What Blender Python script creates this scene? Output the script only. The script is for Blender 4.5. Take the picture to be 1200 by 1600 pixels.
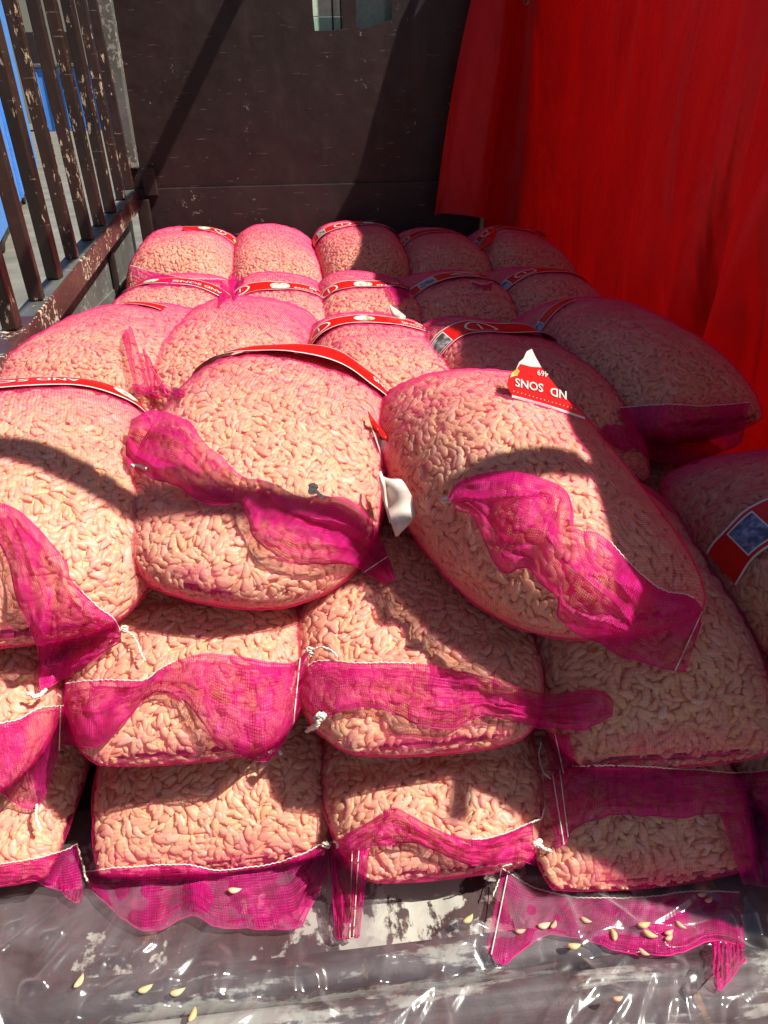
import bpy, bmesh, math, random
import numpy as np
from mathutils import Vector, Matrix
from mathutils.bvhtree import BVHTree

for o in list(bpy.data.objects): bpy.data.objects.remove(o)
scn = bpy.context.scene
COL = scn.collection
# ------------------------------------------------------------------ camera
yaw_, pit_, roll_ = math.radians(5.5), math.radians(28.8), math.radians(1.0)
CAM = np.array([0, 0, 1.0]); FPX = 1155.0
FW = np.array([math.sin(yaw_)*math.cos(pit_), math.cos(yaw_)*math.cos(pit_), -math.sin(pit_)])
r0_ = np.array([math.cos(yaw_), -math.sin(yaw_), 0]); u0_ = np.cross(r0_, FW)
RT = r0_*math.cos(roll_) - u0_*math.sin(roll_); UP = np.cross(RT, FW)
cd = bpy.data.cameras.new('camera'); cam = bpy.data.objects.new('camera', cd); COL.objects.link(cam)
cd.sensor_fit = 'VERTICAL'; cd.sensor_height = 36.0; cd.lens = FPX/1600*36; cd.clip_start = .02; cd.clip_end = 500
M_ = Matrix.Identity(4)
for i in range(3):
    M_[i][0] = RT[i]; M_[i][1] = UP[i]; M_[i][2] = -FW[i]; M_[i][3] = CAM[i]
cam.matrix_world = M_; scn.camera = cam
# ------------------------------------------------------------------ light
SUN = np.array([-.68, .30, -1.0]); SUN = SUN/np.linalg.norm(SUN)      # direction the light travels
elev = math.asin(-SUN[2]); azi = math.atan2(-SUN[0], -SUN[1])          # azimuth from +Y clockwise
w = bpy.data.worlds.new('World'); scn.world = w; w.use_nodes = True
nt = w.node_tree; bg = nt.nodes['Background']; sky = nt.nodes.new('ShaderNodeTexSky')
sky.sky_type = 'NISHITA'; sky.sun_disc = False; sky.sun_elevation = elev; sky.sun_rotation = azi
nt.links.new(sky.outputs[0], bg.inputs[0]); bg.inputs[1].default_value = 0.045
sl = bpy.data.lights.new('sun', 'SUN'); so = bpy.data.objects.new('sun', sl); COL.objects.link(so)
sl.energy = 5.0; sl.angle = math.radians(.53); sl.color = (1, .95, .86)
so.rotation_euler = Vector(SUN).to_track_quat('-Z', 'Y').to_euler()
scn.view_settings.view_transform = 'Standard'; scn.view_settings.look = 'None'
scn.view_settings.gamma = 1; scn.view_settings.exposure = 0.60
scn.render.engine = 'CYCLES'
scn.cycles.transparent_max_bounces = 16; scn.cycles.max_bounces = 8

# ------------------------------------------------------------------ helpers
def ray(x, y): return FW + RT*(x-600)/FPX + UP*(800-y)/FPX
def ony(x, y, Y): d = ray(x, y); return CAM + d*(Y/d[1])
def onz(x, y, z): d = ray(x, y); return CAM + d*((z-CAM[2])/d[2])
def tag(o, label=None, cat=None, group=None, kind=None):
    if label: o['label'] = label
    if cat: o['category'] = cat
    if group: o['group'] = group
    if kind: o['kind'] = kind
    return o
def empty(name, loc):
    o = bpy.data.objects.new(name, None); COL.objects.link(o); o.location = loc; o.empty_display_size = .05
    return o
def link(name, me, mat, parent=None):
    o = bpy.data.objects.new(name, me); COL.objects.link(o)
    if mat: me.materials.append(mat)
    if parent:
        o.parent = parent; p = parent; off = Vector((0, 0, 0))
        while p: off += p.location; p = p.parent
        me.transform(Matrix.Translation(-off))
    return o
def npmesh(name, V, F, smooth=True, uv=None, col=None):
    """V (n,3); F list of equal-size faces as (m,k) array"""
    F = np.asarray(F, dtype=np.int32); m, k = F.shape
    me = bpy.data.meshes.new(name); me.vertices.add(len(V)); me.vertices.foreach_set('co', np.asarray(V, np.float32).ravel())
    me.loops.add(m*k); me.loops.foreach_set('vertex_index', F.ravel())
    me.polygons.add(m); me.polygons.foreach_set('loop_start', np.arange(0, m*k, k, dtype=np.int32))
    me.polygons.foreach_set('use_smooth', np.full(m, smooth))
    if uv is not None:
        L = me.uv_layers.new(name='UVMap'); L.data.foreach_set('uv', np.asarray(uv, np.float32)[F.ravel()].ravel())
    if col is not None:
        a = me.color_attributes.new('tint', 'FLOAT_COLOR', 'POINT'); a.data.foreach_set('color', np.asarray(col, np.float32).ravel())
    me.update(); return me
def gridfaces(nv, nu, wrap=False):
    i = np.arange(nv-1)[:, None]; j = np.arange(nu if wrap else nu-1)[None, :]; j2 = (j+1) % nu
    return np.stack([i*nu+j, i*nu+j2, (i+1)*nu+j2, (i+1)*nu+j], -1).reshape(-1, 4)
def boxmesh(name, boxes, bev=0.0):
    bm = bmesh.new()
    for b in boxes:
        x0, x1, y0, y1, z0, z1 = b
        r = bmesh.ops.create_cube(bm, size=1)
        for v in r['verts']:
            v.co = Vector(((x0+x1)/2+v.co.x*(x1-x0), (y0+y1)/2+v.co.y*(y1-y0), (z0+z1)/2+v.co.z*(z1-z0)))
    if bev: bmesh.ops.bevel(bm, geom=bm.edges[:], offset=bev, segments=2, affect='EDGES', profile=.6)
    me = bpy.data.meshes.new(name); bm.to_mesh(me); bm.free(); return me
def prism(name, pts, depth):
    """pts: 3D polygon, extruded by vector depth"""
    bm = bmesh.new(); vs = [bm.verts.new(p) for p in pts]; f = bm.faces.new(vs)
    r = bmesh.ops.extrude_face_region(bm, geom=[f]); d = Vector(depth)
    for g in r['geom']:
        if isinstance(g, bmesh.types.BMVert): g.co += d
    bmesh.ops.recalc_face_normals(bm, faces=bm.faces[:])
    me = bpy.data.meshes.new(name); bm.to_mesh(me); bm.free(); return me
def beam(name, a, b, wx, wz, bev=.002):
    """box beam from a to b"""
    a, b = Vector(a), Vector(b); L = (b-a).length
    me = boxmesh(name, [(-wx/2, wx/2, 0, L, -wz/2, wz/2)], bev)
    me.transform(Matrix.Translation(a) @ (b-a).to_track_quat('Y', 'Z').to_matrix().to_4x4()); return me
def tube(name, pts, r, n=6, ends=True, taper=None):
    P = np.asarray(pts, float); m = len(P); T = np.gradient(P, axis=0); T /= np.linalg.norm(T, axis=1, keepdims=True)+1e-12
    ref = np.array([0.1, .2, 1.0]); A = np.cross(T, ref); A /= np.linalg.norm(A, axis=1, keepdims=True)+1e-12; B = np.cross(T, A)
    a = np.linspace(0, 2*np.pi, n, endpoint=False); rr = np.full(m, r) if taper is None else r*np.asarray(taper)
    V = P[:, None]+rr[:, None, None]*(A[:, None]*np.cos(a)[None, :, None]+B[:, None]*np.sin(a)[None, :, None])
    return npmesh(name, V.reshape(-1, 3), gridfaces(m, n, True))
def smooth_poly(pts, n):
    """resample a polyline (k,d) with Catmull-Rom into n points, even by arc length"""
    P = np.asarray(pts, float); Q = np.vstack([2*P[0]-P[1], P, 2*P[-1]-P[-2]]); out = []
    for i in range(1, len(Q)-2):
        for t in np.linspace(0, 1, 24, endpoint=False):
            a, b, c, d = Q[i-1], Q[i], Q[i+1], Q[i+2]
            out.append(.5*((2*b)+(-a+c)*t+(2*a-5*b+4*c-d)*t*t+(-a+3*b-3*c+d)*t**3))
    out.append(P[-1]); out = np.array(out)
    s = np.r_[0, np.cumsum(np.linalg.norm(np.diff(out, axis=0), axis=1))]
    t = np.linspace(0, s[-1], n); return np.stack([np.interp(t, s, out[:, k]) for k in range(P.shape[1])], -1)

# ------------------------------------------------------------------ materials
class NT:
    def __init__(s, name):
        s.m = bpy.data.materials.new(name); s.m.use_nodes = True; s.t = s.m.node_tree
        for n in list(s.t.nodes): s.t.nodes.remove(n)
        s.out = s.n('ShaderNodeOutputMaterial')
    def n(s, ty, **kw):
        nd = s.t.nodes.new(ty)
        for k, v in kw.items():
            if k.startswith('i_'):
                key = k[2:]; key = int(key) if key.isdigit() else key.replace('_', ' ')
                s.set(nd.inputs[key], v)
            else: setattr(nd, k, v)
        return nd
    def set(s, inp, v):
        if isinstance(v, bpy.types.NodeSocket): s.t.links.new(v, inp)
        else: inp.default_value = v
    def math(s, op, a, b=None, c=None, clamp=False):
        nd = s.n('ShaderNodeMath', operation=op, use_clamp=clamp); s.set(nd.inputs[0], a)
        if b is not None: s.set(nd.inputs[1], b)
        if c is not None: s.set(nd.inputs[2], c)
        return nd.outputs[0]
    def ramp(s, fac, stops):
        r = s.n('ShaderNodeValToRGB'); s.set(r.inputs[0], fac); e = r.color_ramp.elements
        while len(e) < len(stops): e.new(.5)
        for el, (p, c) in zip(e, stops): el.position = p; el.color = (*c, 1) if len(c) == 3 else c
        return r.outputs[0]
    def noise(s, vec, scale, detail=3, rough=.55, dist=0.0):
        return s.n('ShaderNodeTexNoise', i_Vector=vec, i_Scale=scale, i_Detail=detail, i_Roughness=rough, i_Distortion=dist).outputs['Fac']
    def maprange(s, v, a, b, c=0., d=1.):
        return s.n('ShaderNodeMapRange', i_0=v, i_1=a, i_2=b, i_3=c, i_4=d).outputs[0]
    def mix(s, f, a, b):
        nd = s.n('ShaderNodeMix', data_type='RGBA'); s.set(nd.inputs[0], f); s.set(nd.inputs[6], a); s.set(nd.inputs[7], b); return nd.outputs[2]
    def mapping(s, vec, scale=(1, 1, 1), rot=(0, 0, 0)):
        return s.n('ShaderNodeMapping', i_Vector=vec, i_Scale=scale, i_Rotation=rot).outputs[0]
    def bump(s, h, st=.3, d=.01):
        return s.n('ShaderNodeBump', i_Height=h, i_Strength=st, i_Distance=d).outputs[0]
    def pos(s): return s.n('ShaderNodeNewGeometry').outputs['Position']
    def princ(s, **kw):
        p = s.n('ShaderNodeBsdfPrincipled')
        for k, v in kw.items(): s.set(p.inputs[k.replace('_', ' ')], v)
        return p.outputs[0]
    def done(s, sh): s.t.links.new(sh, s.out.inputs[0]); return s.m

def flat(name, c, rough=.6, **kw):
    a = NT(name); nz = a.noise(a.pos(), 60, 3)
    return a.done(a.princ(Base_Color=a.mix(a.maprange(nz, .3, .7), (*[v*.8 for v in c], 1), (*c, 1)), Roughness=rough, **kw))

def mat_clove():
    a = NT('garlic_clove_skin'); at = a.n('ShaderNodeAttribute', attribute_name='tint').outputs['Color']
    nz = a.noise(a.pos(), 130, 2)
    c = a.mix(a.maprange(nz, .35, .7), at, a.mix(.5, at, (.9, .74, .48, 1)))
    p = a.princ(Base_Color=c, Roughness=.40, Specular_IOR_Level=.45, Coat_Weight=.12, Coat_Roughness=.28)
    t = a.n('ShaderNodeBsdfTranslucent', i_Color=a.mix(.5, c, (.98, .66, .34, 1)))       # waxy flesh lets some light through
    return a.done(a.n('ShaderNodeMixShader', i_0=.36, i_1=p, i_2=t.outputs[0]).outputs[0])
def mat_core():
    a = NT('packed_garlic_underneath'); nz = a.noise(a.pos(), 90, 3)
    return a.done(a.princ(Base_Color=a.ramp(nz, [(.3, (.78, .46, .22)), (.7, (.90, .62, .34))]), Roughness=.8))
PINK = (.94, .055, .24, 1)
def thread_shader(a, col, nrm=None, tl=.5):
    d = a.n('ShaderNodeBsdfDiffuse', i_Color=col); t = a.n('ShaderNodeBsdfTranslucent', i_Color=col)
    g = a.n('ShaderNodeBsdfGlossy', i_Color=(1, .5, .75, 1), i_Roughness=.42)
    if nrm is not None:
        for nd in (d, g): a.set(nd.inputs['Normal'], nrm)
    m1 = a.n('ShaderNodeMixShader', i_0=tl, i_1=d.outputs[0], i_2=t.outputs[0])
    return a.n('ShaderNodeMixShader', i_0=.045, i_1=m1.outputs[0], i_2=g.outputs[0]).outputs[0]
def weave(a, uv, pitch, wob):
    """square net of fine threads; returns 0..1 thread cover"""
    sp = a.n('ShaderNodeSeparateXYZ', i_0=uv)
    wx = a.math('MULTIPLY_ADD', wob, .004, sp.outputs[0]); wy = a.math('MULTIPLY_ADD', wob, -.003, sp.outputs[1])
    k = 2*math.pi/pitch
    sx = a.math('SINE', a.math('MULTIPLY', wx, k)); sy = a.math('SINE', a.math('MULTIPLY', wy, k))
    return a.math('MAXIMUM', a.maprange(sx, .0, .9), a.maprange(sy, .0, .9))
def mat_net():
    a = NT('pink_net_stretched'); uv = a.n('ShaderNodeUVMap').outputs[0]; P = a.pos()
    lw = a.n('ShaderNodeLayerWeight', i_Blend=.5).outputs['Facing']
    gath = a.maprange(a.noise(a.mapping(uv, (3.2, 20, 1)), 1, 4, .6, .6), .50, .74)
    fine = a.maprange(a.noise(a.mapping(uv, (9, 150, 1)), 1, 3, .6, .3), .42, .72)
    att = a.n('ShaderNodeAttribute', attribute_name='tint').outputs['Fac']   # more gathered towards the closed ends
    wv = weave(a, uv, .0036, a.noise(P, 25, 2))
    f = a.math('MULTIPLY_ADD', a.math('POWER', lw, 2.2), .68, .105)
    f = a.math('MULTIPLY_ADD', gath, a.math('MULTIPLY_ADD', att, .42, .09), f)
    f = a.math('MULTIPLY_ADD', fine, a.math('MULTIPLY_ADD', att, .22, .06), f)
    f = a.math('MULTIPLY_ADD', att, .14, f)
    f = a.math('MULTIPLY', f, a.math('MULTIPLY_ADD', wv, .80, .52), clamp=True)
    sh = thread_shader(a, PINK, None, .35)
    tr = a.n('ShaderNodeBsdfTransparent', i_Color=(1, .93, .93, 1))
    return a.done(a.n('ShaderNodeMixShader', i_0=f, i_1=tr.outputs[0], i_2=sh).outputs[0])
def mat_flap(name='pink_net_bunched', lo=.24, hi=.66):
    a = NT(name); uv = a.n('ShaderNodeUVMap').outputs[0]; P = a.pos()
    lw = a.n('ShaderNodeLayerWeight', i_Blend=.5).outputs['Facing']
    ply = a.n('ShaderNodeAttribute', attribute_name='tint').outputs['Fac']      # how many plies of net lie together here
    st = a.maprange(a.noise(a.mapping(uv, (55, 16, 1)), 1, 4, .65, 1.2), .38, .68)
    wv = weave(a, uv, .0031, a.noise(P, 20, 2))
    f = a.math('MULTIPLY_ADD', ply, hi, lo); f = a.math('MULTIPLY_ADD', st, .16, f)
    f = a.math('MULTIPLY_ADD', a.math('POWER', lw, 2.2), .35, f)
    f = a.math('MULTIPLY', f, a.math('MULTIPLY_ADD', wv, .60, .55), clamp=True)
    hh = a.math('ADD', a.noise(a.mapping(uv, (60, 18, 1)), 1, 4, .6, 1.), a.math('MULTIPLY', wv, .12))
    col = a.mix(st, (.66, .006, .18, 1), (.86, .022, .32, 1))
    sh = thread_shader(a, col, a.bump(hh, .7, .008), .48)
    tr = a.n('ShaderNodeBsdfTransparent', i_Color=(1, .88, .91, 1))
    return a.done(a.n('ShaderNodeMixShader', i_0=f, i_1=tr.outputs[0], i_2=sh).outputs[0])
def mat_paint(name, base, base2, rust, chip, chipamt=.62, scale=1., rough=.42, chipz=1.):
    a = NT(name); P = a.pos()
    c = a.mix(a.maprange(a.noise(P, 5*scale, 5, .6), .35, .7), base, base2)
    st = a.noise(a.mapping(P, (7*scale, 7*scale, 1.1*scale)), 1, 5, .65)
    c = a.mix(a.math('MULTIPLY', a.maprange(st, .55, .75), .55), c, rust)
    ch = a.noise(a.mapping(P, (1, 1, chipz)), 55*scale, 6, .7); ch2 = a.noise(a.mapping(P, (9, 9, 5)), 1, 2)
    chm = a.maprange(a.math('MULTIPLY_ADD', ch2, .55, ch), chipamt+.275, chipamt+.30)
    c = a.mix(chm, c, chip)
    scr = a.noise(a.mapping(P, (14, 14, 160), (0.3, .2, .1)), 1, 2, .5)
    c = a.mix(a.math('MULTIPLY', a.maprange(scr, .70, .74), .35), c, chip)
    r = a.math('MULTIPLY_ADD', a.noise(P, 18, 4), .5, rough-.2)
    return a.done(a.princ(Base_Color=c, Roughness=r, Normal=a.bump(a.math('ADD', a.noise(P, 12, 3), a.math('MULTIPLY', chm, -.3)), .25, .01)))
MC = mat_clove(); MCORE = mat_core(); MNET = mat_net(); MFLAP = mat_flap(); MSHEER = mat_flap('pink_net_sheer', .12, .5)
MHEAD = mat_paint('dark_maroon_paint', (.014, .006, .005, 1), (.028, .011, .009, 1), (.05, .032, .026, 1), (.22, .18, .15, 1), .715)
MDARK = mat_paint('black_brown_paint', (.018, .010, .009, 1), (.032, .017, .015, 1), (.06, .04, .03, 1), (.30, .25, .18, 1), .72)
MBAR = mat_paint('chipped_rack_paint', (.020, .011, .009, 1), (.045, .018, .014, 1), (.07, .045, .03, 1), (.52, .40, .27, 1), .628, 1.3, .34, .3)
MRAIL = mat_paint('worn_rail_paint', (.060, .024, .022, 1), (.085, .035, .030, 1), (.12, .08, .06, 1), (.6, .5, .37, 1), .59, 1.4, .36)
MDUST = mat_paint('dusty_grey_steel', (.075, .075, .07, 1), (.14, .14, .125, 1), (.05, .04, .03, 1), (.3, .28, .24, 1), .6)
MYARN = flat('white_yarn', (.82, .76, .62), .9)
MRED = flat('red_printed_paper', (.72, .008, .006), .38); MWHITE = flat('white_print', (.82, .78, .74), .45)
MBACK = flat('label_backing_paper', (.74, .64, .56), .55)
MHEM = flat('pink_hem', (.55, .006, .16), .6)
def mat_pic(name, c1, c2, c3):
    a = NT(name); n1 = a.noise(a.pos(), 70, 3); return a.done(a.princ(Base_Color=a.ramp(n1, [(.38, c1), (.5, c2), (.62, c3)]), Roughness=.4))
MPIC = mat_pic('farm_photo_print', (.06, .06, .03), (.2, .2, .18), (.42, .44, .46)); MPICB = mat_pic('sea_photo_print', (.07, .08, .15), (.16, .2, .38), (.3, .36, .52))
MORANGE = mat_pic('garlic_photo_print', (.75, .25, .03), (.85, .5, .08), (.9, .75, .35)); MPICW = mat_pic('pale_photo_print', (.3, .26, .16), (.7, .64, .5), (.85, .82, .74))
# ------------------------------------------------------------------ surroundings
def mat_ground():
    a = NT('dusty_concrete'); P = a.pos()
    c = a.ramp(a.noise(P, 1.3, 6, .6), [(.3, (.11, .10, .08)), (.7, (.21, .195, .155))])
    return a.done(a.princ(Base_Color=c, Roughness=.9))
g = link('ground', npmesh('ground', [(-250, -120, -1.0), (120, -120, -1.0), (120, 330, -1.0), (-250, 330, -1.0)], [[0, 1, 2, 3]]), mat_ground()); tag(g, kind='structure')
MBLUE = mat_paint('blue_paint', (.05, .21, .62, 1), (.07, .27, .72, 1), (.05, .12, .3, 1), (.6, .66, .7, 1), .66)
bt = empty('parked_truck', (-7.0, 14.0, -1.0)); tag(bt, 'bright blue lorry body parked outside, seen through the left rack bars', 'truck')
def wallbox(name, x0, x1, y0, y1, z0, z1, m, par, bev=.02): return link(name, boxmesh(name, [(x0, x1, y0, y1, z0, z1)], bev), m, par)
dx, dy = (-9.45+4.57), (30.75-12.2)
def slab(name, t0, t1, z0, z1, m, par, thick=-2.2, push=0.):
    a = np.array([-4.57+dx*t0+push, 12.2+dy*t0, z0]); b = np.array([-4.57+dx*t1+push, 12.2+dy*t1, z0])
    return link(name, prism(name, [a, b, b+[0, 0, z1-z0], a+[0, 0, z1-z0]], (thick, thick*.26, 0)), m, par)
slab('cargo_side', -.35, 1.0, -.75, 5.6, MBLUE, bt)
slab('skirt', -.35, 1.0, -1.0, -.76, MDARK, bt, push=-.1)
for k in range(5): slab('rib', -.3+.22*k, -.285+.22*k, -.7, 5.5, MBLUE, bt, thick=.05, push=.005)
for t in (-.2, .0, .45):
    ww = slab('wheel', t, t+.001, -1, -.98, MDARK, bt); bpy.data.objects.remove(ww)
for t in (-.15, .05, .45):
    a = np.array([-4.57+dx*t-.3, 12.2+dy*t, -.55])
    me = tube('wheel', [a, a+np.array([.25, .06, 0])], .45, 24); link('wheel', me, MDARK, bt)
bc = empty('cargo_container', (-27, 98, -1)); tag(bc, 'small blue container standing far off behind the rack bars', 'container')
wallbox('container_body', -28.6, -21.5, 98, 108, -1, 5.2, MBLUE, bc, .1)
wallbox('container_roof', -28.9, -21.2, 97.7, 108.3, 5.2, 5.6, MDUST, bc, .1)
for k in range(8): wallbox('rib', -28.2+k*.85, -28.05+k*.85, 97.85, 97.99, -.6, 5.0, MBLUE, bc, .02)
MSHED = flat('weathered_shed_wall', (.24, .23, .19), .9)
sh = empty('warehouse', (-20, 170, -1)); tag(sh, 'long dull grey warehouse wall in the far background behind the rack', 'building')
wallbox('wall', -110, -10, 170, 190, -1, 22, MSHED, sh, .1)
for k in range(14): wallbox('window', -106+k*7, -103+k*7, 169.8, 169.95, 9, 14, MDARK, sh, .02)

# ------------------------------------------------------------------ the lorry bed
YH = 3.30
T = empty('truck_bed', (0, 1.9, -.05)); tag(T, 'open cargo bed of a small lorry with dark worn paint and slatted left side', 'truck bed')
def hp(x, y): p = ony(x, y, YH); return (p[0], YH, p[2])
zl = .72
hb = empty('headboard', (0, YH, zl)); hb.parent = T; hb.location = Vector((0, YH, zl))-T.location
def hpanel(pts): return link('panel', prism('panel', pts, (0, .006, 0)), MHEAD, hb)
xl = hp(489, 0)[0]; xr = hp(612, 0)[0]; ztop = 1.95
b1 = hp(489, 20); b2 = hp(492, 48); b3 = hp(515, 48); b4 = hp(536, 45); b5 = hp(545, 41); b6 = hp(558, 43); b7 = hp(566, 45); b8 = hp(585, 40); b9 = hp(612, 29)
hpanel([(-.72, YH, zl), (1.12, YH, zl), (1.12, YH, ztop), (xr, YH, ztop), b9, b8, b7, b6, b5, b4, b3, b2, b1, (xl, YH, ztop), (-.72, YH, ztop)])
hpanel([(-.72, YH, ztop+.002), (1.12, YH, ztop+.002), (1.12, YH, ztop+.1), (-.72, YH, ztop+.1)])
link('window_bar', beam('window_bar', hp(547, 52)[:1]+(YH+.012, hp(547, 52)[2]), hp(547, 52)[:1]+(YH+.012, 1.92), .052, .02), MHEAD, hb)
link('lower_panel', boxmesh('lower_panel', [(-.66, 1.08, YH-.022, YH-.002, .0, zl+.004)], .003), MDARK, hb)
link('corner_post', boxmesh('corner_post', [(-.70, -.628, YH-.05, YH-.003, .80, ztop)], .004), MDUST, hb)
link('bracket', boxmesh('bracket', [(-.615, -.565, YH-.055, YH-.023, .70, .80)], .004), MDARK, hb)
link('bracket_post', boxmesh('bracket_post', [(-.645, -.60, YH-.09, YH-.056, 0, .69)], .004), MDARK, hb)
# rear window of the cab behind the torn opening
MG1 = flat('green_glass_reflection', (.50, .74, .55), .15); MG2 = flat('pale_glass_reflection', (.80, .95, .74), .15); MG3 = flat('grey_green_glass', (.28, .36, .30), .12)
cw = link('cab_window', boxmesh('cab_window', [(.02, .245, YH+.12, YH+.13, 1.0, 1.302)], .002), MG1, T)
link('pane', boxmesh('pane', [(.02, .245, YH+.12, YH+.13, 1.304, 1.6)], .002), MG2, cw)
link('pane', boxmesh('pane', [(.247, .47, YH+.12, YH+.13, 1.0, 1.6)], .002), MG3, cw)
for x in (.163, .195): link('rod', tube('rod', [(x, YH+.10, 1.0), (x, YH+.10, 1.62)], .0035), MDARK, cw)
# floor: pressed ribs running lengthways, rounded lip at the rear
def mat_floor(name, mode):
    a = NT(name); P = a.pos()
    n1 = a.noise(a.mapping(P, (11, 7, 11) if mode == 0 else (5, 24, 24)), 1, 6, .62, .3); n2 = a.noise(P, 70, 5, .7)
    pale = a.mix(n2, (.34, .34, .29, 1), (.52, .50, .43, 1)); mv = a.mix(n2, (.045, .026, .026, 1), (.085, .050, .050, 1))
    px_, py_, _z = [a.n('ShaderNodeSeparateXYZ', i_0=P).outputs[i] for i in range(3)]
    if mode == 0: wear = a.maprange(a.math('ABSOLUTE', a.math('SUBTRACT', px_, .13)), .12, .32, -.03, .10)       # traffic wore the paint off except mid floor
    else: wear = a.maprange(a.math('ABSOLUTE', a.math('SUBTRACT', py_, .535)), .004, .022, .12, -.02)
    sel = a.maprange(a.math('ADD', a.math('MULTIPLY_ADD', n2, .18, n1), wear), *( (.56, .59) if mode == 0 else (.64, .70)))
    if mode == 0: c = a.mix(sel, pale, mv)
    else: c = a.mix(sel, mv, a.mix(.5, pale, (.25, .24, .22, 1)))
    rs = a.maprange(a.noise(a.mapping(P, (16, 5, 5)), 1, 6, .7), .62, .68); c = a.mix(a.math('MULTIPLY', rs, .8), c, (.30, .15, .07, 1))
    return a.done(a.princ(Base_Color=c, Roughness=.55, Normal=a.bump(a.math('ADD', n1, a.math('MULTIPLY', n2, .4)), .35, .006)))
MF0 = mat_floor('peeling_grey_floor_paint', 0); MF1 = mat_floor('mauve_lip_paint', 1)
xs = np.linspace(-.68, 1.05, 260); prof = np.clip(np.abs(((xs/.115) % 1)-.5)*6-1.0, 0, 1)*-.006
ys = np.linspace(.60, YH, 60); X, Y = np.meshgrid(xs, ys); Z = np.tile(prof, (len(ys), 1))*np.clip((Y-.605)/.02, 0, 1)-.012
fl = link('floor', npmesh('floor', np.stack([X, Y, Z], -1).reshape(-1, 3), gridfaces(len(ys), len(xs))), MF0, T)
yz = smooth_poly([(.602, -.011), (.590, -.008), (.575, -.008), (.562, -.014), (.556, -.030), (.552, -.06)], 26)
V = np.array([[(x, y, z+.0012*math.sin(x*9+y*30)) for x in np.linspace(-.68, 1.05, 80)] for y, z in yz]).reshape(-1, 3)
link('rear_lip', npmesh('rear_lip', V, gridfaces(26, 80)), MF1, T)
tz = smooth_poly([(.549, -.030), (.545, -.024), (.528, -.022), (.520, -.030), (.508, -.034), (.47, -.034), (.462, -.026), (.44, -.026), (.432, -.034), (.15, -.036)], 60)
V = np.array([[(x, y, z) for x in np.linspace(-.70, 1.07, 40)] for y, z in tz]).reshape(-1, 3)
tg = link('tailgate', npmesh('tailgate', V, gridfaces(60, 40)), MF1, T)
link('tailgate_back', boxmesh('tailgate_back', [(-.70, 1.07, .15, .549, -.075, -.045)], .003), MDARK, tg)
# left side: lower panel, dusty rail, upright bars
def railz(y): return .388+.1035*y
link('side_panel', boxmesh('side_panel', [(-.705, -.685, .25, YH-.01, -.02, .44)], .002), MDUST, T)
sp = link('side_panel', prism('side_panel', [(-.69, .25, .44), (-.69, YH-.01, .44), (-.69, YH-.01, railz(YH)-.06), (-.69, .25, railz(.25)-.06)], (-.012, 0, 0)), MDUST, T)
rack = empty('side_rack', (-.665, 1.8, .5)); rack.parent = T; rack.location = Vector((-.665, 1.8, .5))-T.location
link('rail', beam('rail', (-.665, .25, railz(.25)-.028), (-.665, YH-.06, railz(YH-.06)-.034), .056, .066, .004), MRAIL, rack)
link('rail_top_dust', beam('rail_top_dust', (-.668, .26, railz(.26)-.000), (-.668, YH-.07, railz(YH-.07)-.000), .05, .004, .001), MDUST, rack)
link('top_rail', beam('top_rail', (-.70, .25, 1.80), (-.70, YH, 1.86), .04, .04), MBAR, rack)
link('middle_rail', beam('middle_rail', (-.722, .25, 1.42), (-.722, YH-.02, 1.42), .012, .035), MBAR, rack)
for k in range(-6, 10):
    y = 1.745+.187*k + (.01 if k % 3 == 1 else 0) + (-.006 if k % 4 == 2 else 0); lean = -.035+random.Random(k+40).uniform(-.006, .006)
    if y < .3: continue
    link('bar', beam('bar', (-.668, y, railz(y)+.002), (-.668+lean, y+random.Random(k).uniform(-.006, .006), 1.785), .034, .034, .004), MBAR, rack)
for y in (1.2, 2.0, 2.8):
    link('stay', boxmesh('stay', [(-.684, -.672, y-.02, y+.02, 0, railz(y)-.057)], .002), MDARK, T)
# right side panel below the tarpaulin, frame overhead
link('side_panel', boxmesh('side_panel', [(1.07, 1.09, .25, YH-.01, -.02, .30)], .002), MDUST, T)
fr = empty('canopy_frame', (0, 1.8, 1.9)); fr.parent = T; fr.location = Vector((0, 1.8, 1.9))-T.location
link('roof_pole', tube('roof_pole', [(.245, .2, 2.0), (.245, 3.35, 2.0)], .028, 12), MDARK, fr)
link('shadow_bow', tube('shadow_bow', smooth_poly([(-.70, .74, 1.80), (-.2, .71, 1.88), (.2, .67, 1.90), (.45, .63, 1.9), (.70, .55, 1.89), (1.0, .51, 1.86), (1.22, .54, 1.80)], 60), .029, 10), MDARK, fr)  # unseen bow, added and bent to cast a shadow band on the sacks
link('tarp_rail', tube('tarp_rail', [(1.03, .30, 1.40), (1.03, 3.3, 1.93)], .014, 10), MDARK, fr)
link('shadow_bow_post', tube('shadow_bow_post', [(1.22, .54, 1.80), (1.13, .50, .3)], .018, 8), MDARK, fr)

# ------------------------------------------------------------------ red tarpaulin
def mat_tarp():
    a = NT('red_tarpaulin'); P = a.pos()
    n = a.noise(a.mapping(P, (5, 5, 2)), 1, 5, .6, .5)
    c = a.mix(a.maprange(n, .3, .7), (.42, .003, .006, 1), (.52, .006, .008, 1))
    wr = a.noise(a.mapping(P, (6, 6, 1.9), (.35, 0, 0)), 1, 2, .5, .8); fine = a.noise(P, 45, 4, .6)
    bp = a.bump(a.math('MULTIPLY_ADD', fine, .06, wr), .8, .05)
    d = a.princ(Base_Color=c, Roughness=.5, Normal=bp, Specular_IOR_Level=.3)
    t = a.n('ShaderNodeBsdfTranslucent', i_Color=a.mix(a.maprange(n, .3, .7), (.50, .0015, .001, 1), (.72, .004, .002, 1)), i_Normal=bp)
    return a.done(a.n('ShaderNodeMixShader', i_0=.14, i_1=d, i_2=t.outputs[0]).outputs[0])
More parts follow.
